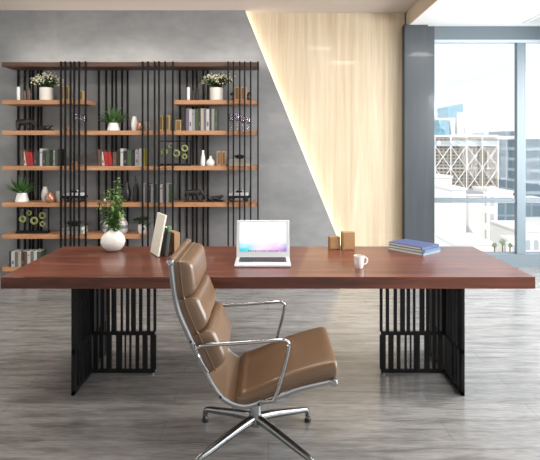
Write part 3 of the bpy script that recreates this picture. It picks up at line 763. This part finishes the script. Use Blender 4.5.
# gold and wood blocks
def blockend(x0, x1, ytop, row, lab, m, nm='bookend', grp=None):
    h = hgt(ytop, row); w_ = (x1 - x0) * K
    t = thing(nm, lab, 'block' if nm == 'tan_block' else 'bookend', ipos((x0 + x1) / 2, row), 0, grp)
    B().box((0, 0, h / 2), (w_, .09, h), .003).obj('body', m, t, smooth=False)
    B().box((0, -.046, h / 2), (w_ * .55, .004, h * .8), .001).obj('inset', mat('inset_dark_' + m.name, (120, 96, 62), .5), t, smooth=False)
blockend(62, 65.6, 86, 'A', 'left block of the gold pair on the top left shelf', M_gold, grp='gold blocks on the top left shelf')
blockend(66.4, 70.6, 86, 'A', 'right block of the gold pair on the top left shelf', M_gold, grp='gold blocks on the top left shelf')
blockend(80.5, 84.5, 91, 'A', 'small gold block near the right end of the top left shelf', M_gold)
blockend(158.5, 164, 115.5, 'B', 'left block of the tall gold pair on the second shelf', M_gold, grp='gold blocks on the second shelf')
blockend(165, 170.5, 115.5, 'B', 'right block of the tall gold pair on the second shelf', M_gold, grp='gold blocks on the second shelf')
blockend(176, 182, 120, 'B', 'short gold block left of the upper right book row', M_gold)
blockend(234.5, 240.2, 87, 'A', 'left tan wood block on the upper right shelf', M_tan)
blockend(240.8, 246.8, 87, 'A', 'right tan wood block on the upper right shelf', M_tan)
def horse(px, row, lab, flip=1, m=M_dark):
    t = thing('bust_bookend', lab, 'bookend', ipos(px, row))
    B().box((0, 0, .008), (.05, .07, .016), .003).obj('foot', m, t, smooth=False)
    B().tube(catmull([(0, 0, .015), (flip * -.006, 0, .05), (flip * .002, 0, .085), (flip * .018, 0, .082), (flip * .03, 0, .066)], 5), [.02, .019, .018, .017, .016, .016, .016, .016, .016, .016, .017, .018, .017, .016, .015, .014, .012, .011, .01, .009, .008], 8).obj('head', m, t)
horse(233, 'A', 'dark animal-head bookend left of the tan wood blocks', -1)
horse(248.5, 'A', 'dark animal-head bookend right of the tan wood blocks', 1)
blockend(217, 221, 151, 'C', 'left slim tan block beside the white drop vase', M_tan, 'tan_block', 'slim tan blocks on the third shelf')
blockend(222, 226, 151, 'C', 'right slim tan block beside the white drop vase', M_tan, 'tan_block', 'slim tan blocks on the third shelf')
blockend(72.5, 76, 161.5, 'C', 'short tan block right of the left book group', M_tan, 'tan_block')

# animal figurines
def skin_mesh(vs_, eds, rad, name):
    me = bpy.data.meshes.new(name); me.from_pydata([Vector(v) for v in vs_], eds, []); o = bpy.data.objects.new(name, me); C.objects.link(o)
    s = o.modifiers.new('s', 'SKIN'); o.modifiers.new('u', 'SUBSURF').levels = 1
    for i, sv in enumerate(me.skin_vertices[0].data):
        sv.radius = (rad[i], rad[i]); sv.use_root = (i == 0)
    dg = bpy.context.evaluated_depsgraph_get(); m2 = bpy.data.meshes.new_from_object(o.evaluated_get(dg))
    bpy.data.objects.remove(o); m2.materials.clear(); m2.materials.append(M_dark)
    for p in m2.polygons: p.use_smooth = True
    return m2
bull = skin_mesh([(-.05, 0, .115), (.05, 0, .12), (-.085, 0, .11), (-.078, .028, .06), (-.08, .03, .008), (-.078, -.028, .06), (-.08, -.03, .008),
                  (.07, .028, .06), (.07, .03, .008), (.07, -.028, .06), (.07, -.03, .008), (.1, 0, .13), (.128, 0, .105), (.145, 0, .06), (.15, 0, .025), (-.105, 0, .1), (-.115, 0, .06)],
                 [(0, 1), (0, 2), (2, 3), (3, 4), (2, 5), (5, 6), (1, 7), (7, 8), (1, 9), (9, 10), (1, 11), (11, 12), (12, 13), (13, 14), (2, 15), (15, 16)],
                 [.045, .044, .034, .02, .014, .02, .014, .02, .014, .02, .014, .034, .024, .012, .007, .008, .004], 'elephant_mesh')
lying = skin_mesh([(-.04, 0, .04), (.03, 0, .042), (-.08, 0, .034), (-.05, .035, .012), (.0, .04, .01), (-.05, -.035, .012), (.0, -.04, .01), (.06, 0, .055), (.085, 0, .075), (.115, 0, .066), (.06, .03, .012), (.11, .03, .009), (.06, -.03, .012), (.11, -.03, .009), (-.11, 0, .02), (-.13, .02, .01)],
                  [(0, 1), (0, 2), (2, 3), (3, 4), (2, 5), (5, 6), (1, 7), (7, 8), (8, 9), (1, 10), (10, 11), (1, 12), (12, 13), (2, 14), (14, 15)],
                  [.034, .033, .03, .014, .009, .014, .009, .026, .022, .013, .013, .009, .013, .009, .01, .006], 'lying_mesh')
def figurine(px, row, me, nm, lab, sc, rz, ears=False):
    t = thing(nm, lab, 'figurine', ipos(px, row), rz)
    o = bpy.data.objects.new('body', me); C.objects.link(o); o.parent = t; o.scale = (sc, sc, sc)
    b = B().box((0, 0, .003), (.26 * sc, .09 * sc, .006), .001)
    b.obj('plinth', M_dark, t, smooth=False); o.location.z = .003
    if ears:
        for sg in (-1, 1):
            B().ball((.105 * sc, sg * .036 * sc, .125 * sc), (.022 * sc, .006 * sc, .03 * sc)).obj('ear', M_dark, t)
            B().tube(catmull([(.13 * sc, sg * .014 * sc, .088 * sc), (.155 * sc, sg * .018 * sc, .075 * sc), (.172 * sc, sg * .018 * sc, .088 * sc)], 4), .004 * sc, 6).obj('tusk', M_dark, t)
figurine(24, 'B', bull, 'elephant_figurine', 'dark standing animal figurine at the left end of the second shelf', .86, 0, True)
figurine(45.5, 'B', lying, 'reclining_figurine', 'dark reclining animal figurine on the left of the second shelf', .8, 0)
figurine(193.5, 'D', bull, 'elephant_figurine', 'dark standing animal figurine on the fourth shelf, right bay', .9, 0, True)
figurine(215.5, 'D', lying, 'reclining_figurine', 'dark reclining animal figurine on the fourth shelf, right bay', .85, 0)
# glassware
def wine(px, row, h, r, lab, m, grp, Y=IY):
    t = thing('wine_glass', lab, 'glass', ipos(px, row, Y), 0, grp)
    lathe_px([(0, 0), (r * .8, 0), (r * .8, .25), (.3, .6), (.25, h * .42), (.4, h * .45), (r, h * .62), (r * .95, h * .8), (r * .8, h), (r * .72, h), (r * .86, h * .8), (r * .9, h * .63), (0, h * .48)], 20).obj('bowl', m, t)
for i, (x, lab) in enumerate(((75, 'leftmost clear stemmed glass of the three on the second shelf'), (80, 'middle clear stemmed glass of the three on the second shelf'), (85, 'rightmost clear stemmed glass of the three on the second shelf'))):
    wine(x, 'B', 16.5, 2.2, lab, M_wine, 'clear glasses on the second shelf', IY - (.04 if i == 1 else 0))
simple('tumbler', 'small copper tumbler left of the clear stemmed glasses', 'cup', lathe_px([(0, 0), (1.6, 0), (2, 5), (1.8, 5), (1.4, .5), (0, .5)]), M_copper, ipos(68.5, 'B'))
for i, (x, lab) in enumerate(((231, 'leftmost violet glass at the right end of the second shelf'), (237, 'second violet glass at the right end of the second shelf'), (242.5, 'third violet glass at the right end of the second shelf'), (248, 'rightmost violet glass at the right end of the second shelf'))):
    wine(x, 'B', (17, 18, 16, 14)[i], 2.5, lab, M_purple, 'violet glasses at the right end of the second shelf')
# leafy succulents
def succ(px, row, rb, rt, h, spread, top, lab, n, seed):
    rn = random.Random(seed); t = thing('potted_succulent', lab, 'plant', ipos(px, row))
    lathe_px([(0, 0), (rb * .95, 0), (rb, .6), (rt * 1.02, h * .8), (rt, h), (rt * .85, h), (rt * .82, h - 1.2), (0, h - 1.2)], 28).obj('pot', M_cer, t)
    fo = B()
    for k in range(n):
        a = k * 2.4; u = ((k + .5) / n) ** .6; el = R(86 - 66 * u)
        d = Vector((math.cos(a) * math.cos(el), math.sin(a) * math.cos(el) * .75, math.sin(el)))
        Ln = 1.12 * (spread * u * 1.05 + (top - h) * (1 - u)) * K * rn.uniform(.85, 1.05) + .02
        base = Vector((d.x * rt * .35, d.y * rt * .35, h - 1.2)) * K; base.z = (h - 1.2) * K
        pts = [base + d * Ln * s - Vector((0, 0, .12 * Ln * s * s)) for s in (0, .25, .5, .75, 1)]
        fo.tube(pts, [.016, .021, .019, .012, .0015], 6, flat=(1, .35))
    fo.obj('foliage', M_aloe, t)
succ(113.5, 'B', 6.5, 4.6, 8, 14, 28, 'bright green spiky succulent in a white pot on the second shelf', 26, 2)
succ(22, 'D', 6.6, 4.8, 9, 14, 29, 'spiky aloe in a white pot at the left end of the fourth shelf', 24, 3)
# vases
simple('vase', 'tall white vase of the trio right of the succulent', 'vase', lathe_px(urn(14.5, 3.5, 1.9, 2.0)), M_cer, ipos(134.5, 'B'))
simple('vase', 'round copper vase of the trio right of the succulent', 'vase', lathe_px(urn(9.5, 3.2, 1.7, 1.9)), M_copper, ipos(140.3, 'B', IY - .06))
simple('cup', 'small copper and white cup of the trio right of the succulent', 'cup', lathe_px([(0, 0), (2.2, 0), (2.6, 4), (2.6, 9), (2.2, 9), (2, 1), (0, 1)]), M_silver, ipos(147, 'B'))
simple('vase', 'tall silver vase right of the aloe on the fourth shelf', 'vase', lathe_px(urn(15, 3.6, 2, 2.1)), M_silver, ipos(45, 'D'))
simple('vase', 'squat copper vase right of the aloe on the fourth shelf', 'vase', lathe_px(urn(9.8, 4.8, 2, 2.2)), M_copper, ipos(50.5, 'D', IY - .08))
simple('cup', 'pale cup right of the squat copper vase on the fourth shelf', 'cup', lathe_px([(0, 0), (2, 0), (2.4, 5), (2.5, 10.5), (2.2, 10.5), (1.9, 1), (0, 1)]), M_silver, ipos(58.3, 'D'))
simple('bottle_vase', 'slender white bottle vase on the third shelf, right bay', 'vase', lathe_px([(0, 0), (2.2, 0), (2.5, 3), (2.1, 8), (1.2, 12.5), (1, 15.5), (.7, 15.5), (0, 13)]), M_cer, ipos(203, 'C'))
simple('drop_vase', 'white drop-shaped vase on the third shelf, right bay', 'vase', lathe_px([(0, 0), (3.4, 0), (4.5, 2.2), (4.2, 4.5), (1.8, 7.2), (.9, 9.6), (.6, 9.6), (0, 8)]), M_cer, ipos(210.7, 'C'))
m_blk = mat('black_glaze', (28, 28, 29), .3)
simple('vase', 'broad black vase behind the desk plant on the fourth shelf', 'vase', lathe_px(urn(20, 4.4, 1.8, 2)), m_blk, ipos(126.5, 'D'))
simple('bottle', 'tall black bottle left of the fourth shelf book row', 'bottle', lathe_px([(0, 0), (3, 0), (3.2, 1), (3.1, 13), (1.4, 18), (1.2, 26), (.9, 26), (0, 25)]), m_blk, ipos(136, 'D'))
simple('ball_ornament', 'small white ball ornament on the fourth shelf behind the desk plant', 'ornament', B().ball((0, 0, 1.5 * K), 1.6 * K), M_cer, ipos(104.5, 'D'))
def striped(px, row, r, h, lab, m=M_silver):
    t = thing('striped_vase', lab, 'vase', ipos(px, row))
    p = [(0, 0), (r * .65, 0), (r * .9, h * .1), (r, h * .34), (r * .93, h * .5), (r * .55, h * .74), (r * .22, h * .9), (r * .25, h), (r * .16, h), (0, h * .85)]
    lathe_px(p, 28).obj('body', m, t)
    lathe_px([(r * 1.0, h * .28), (r * 1.012, h * .34), (r * .975, h * .46), (r * .94, h * .46)], 28).obj('band', mat('slate_band', (104, 112, 122), .4), t)
striped(122.3, 'E', 6.2, 18.5, 'grey-white teardrop vase with a slate band behind the round desk vase')
striped(107.5, 'E', 5, 16, 'smaller striped vase half hidden behind the round desk vase')
# small plant in white pot
t = thing('potted_plant', 'small leafy plant in a white pot left of the cream board, on the fifth shelf', 'plant', ipos(142, 'E'))
lathe_px([(0, 0), (3.2, 0), (4, 2), (4.2, 6), (3.6, 9), (3, 9), (0, 8)]).obj('pot', M_cer, t)
b = B()
for k in range(70):
    d = Vector((random.gauss(0, 1), random.gauss(0, .7), random.gauss(.6, .6))).normalized()
    b.leaf(Vector((0, 0, 9 * K)) + d * random.uniform(.01, .09), d, random.uniform(.04, .065), .034)
b.obj('foliage', M_leaf, t)
# ring ornaments
def rings(cx, row, w_, h, lab):
    t = thing('ring_ornament', lab, 'ornament', ipos(cx, row))
    b = B(); W2 = w_ * K / 2; H = h * K
    b.box((0, 0, .012), (W2 * 2, .08, .024), .002)
    b.obj('base', M_black, t, smooth=False)
    f = B()
    for x in (-W2 + .006, W2 - .006): f.box((x, 0, H / 2), (.012, .02, H), 0)
    f.box((0, 0, H - .006), (W2 * 2, .02, .012), 0); f.obj('frame', M_black, t, smooth=False)
    for (u, v, r) in ((-.62, .52, 3.7), (-.22, .8, 2.8), (.1, .45, 4.1), (.62, .68, 3.7), (.62, .3, 2.9)):
        c = Vector((u * W2, -.012, .03 + v * (H - .04)))
        pts = [c + Vector((math.cos(q * math.pi / 12), 0, math.sin(q * math.pi / 12))) * r * K * .72 for q in range(24)]
        B().tube(pts, r * K * .3, 8, closed=True, side=(0, 1, 0)).obj('ring', M_ring, t)
        B().tube([c, c + Vector((0, .02, 0))], .004, 6).obj('peg', M_black, t)
rings(33, 'E', 32, 25.5, 'lime-ringed ornament in a black frame on the fifth shelf, left')
rings(174.5, 'C', 33, 25, 'lime-ringed ornament in a black frame on the third shelf, centre')
# model vehicles
def model_car(px, row, lab, L=23):
    t = thing('model_car', lab, 'model', ipos(px, row))
    l = L * K
    B().box((0, 0, .06), (l, .1, .026), .006).obj('chassis', M_black, t, smooth=False)
    b = B().box((l * .04, 0, .088), (l * .74, .095, .04), .01).box((-l * .36, 0, .082), (l * .2, .08, .035), .012)
    b.obj('body', mat('model_white', (206, 206, 206), .3), t)
    B().box((l * .02, 0, .128), (l * .34, .085, .045), .016, seg=3).obj('cabin', mat('model_silver', (168, 168, 170), .25, .5), t)
    B().box((l * .02, 0, .126), (l * .26, .0875, .022), .004).obj('side_window', M_black, t, smooth=False)
    for sx in (-.3, .3):
        for sy in (-1, 1):
            w_ = B().lathe([(0, -.011), (.026, -.011), (.031, -.006), (.031, .006), (.026, .011), (0, .011)], 18, (sx * l, sy * .05, .032), M=Matrix.Rotation(R(90), 4, 'X')).obj('wheel', M_rubber, t)
            B().lathe([(0, -.013), (.012, -.013), (.014, 0), (.012, .013), (0, .013)], 12, (sx * l, sy * .05, .032), M=Matrix.Rotation(R(90), 4, 'X')).obj('hubcap', M_alu, w_)
    B().tube([(l * .46, 0, .06), (l * .48, 0, .19)], .004, 6).obj('mast', M_black, t)
model_car(75, 'D', 'black and white model car on the fourth shelf, left bay')
model_car(239, 'D', 'black and white model car on the fourth shelf, right end')
# hats / bowls on stacked books
def flatbooks(px, row, w_, cols, lab, grp):
    z = SH[row]
    for i, c in enumerate(cols):
        hh = .042; ww = w_ * K * (1 - .05 * i)
        b = B().box((0, 0, .0015), (ww, .18, .003), 0).box((0, 0, hh - .0025), (ww, .18, .003), 0).box((0, -.0885, hh / 2), (ww, .003, hh - .001), 0).box((0, .003, hh / 2), (ww - .01, .168, hh - .006), 0, 1)
        o = b.obj('book', [book_mat(c), M_page], loc=(gx(px, IY), IY, z), rot=(0, 0, R((2, -3)[i % 2])), smooth=False)
        tag(o, lab[i], 'book', grp); z += hh
    return z
def bowl(px, z, r, h, lab):
    t = thing('bowl', lab, 'bowl', (gx(px, IY), IY, z))
    lathe_px([(0, 0), (r * .5, 0), (r * .55, .4), (r * .95, h * .7), (r, h), (r * .92, h), (r * .5, 1), (0, .8)], 28).obj('body', M_dark, t)
    lathe_px([(r * .9, h * .98), (r * .7, h * 1.15), (r * .15, h * 1.3), (0, h * 1.3)], 28).obj('lid', M_dark, t)
z = flatbooks(240, 'C', 23, [(240, 230, 208), (214, 212, 206)], ('cream flat book under the dark bowl on the third shelf', 'grey flat book under the dark bowl on the third shelf'), 'flat books under the third shelf bowl')
bowl(240, z, 6, 3, 'dark lidded bowl on flat books at the right of the third shelf')
z = flatbooks(74, 'E', 23, [(226, 224, 218), (196, 196, 194)], ('pale flat book under the dark bowl on the fifth shelf', 'grey flat book under the dark bowl on the fifth shelf'), 'flat books under the fifth shelf bowl')
bowl(74, z, 7, 4, 'dark lidded bowl on flat books on the fifth shelf, beyond the desk')
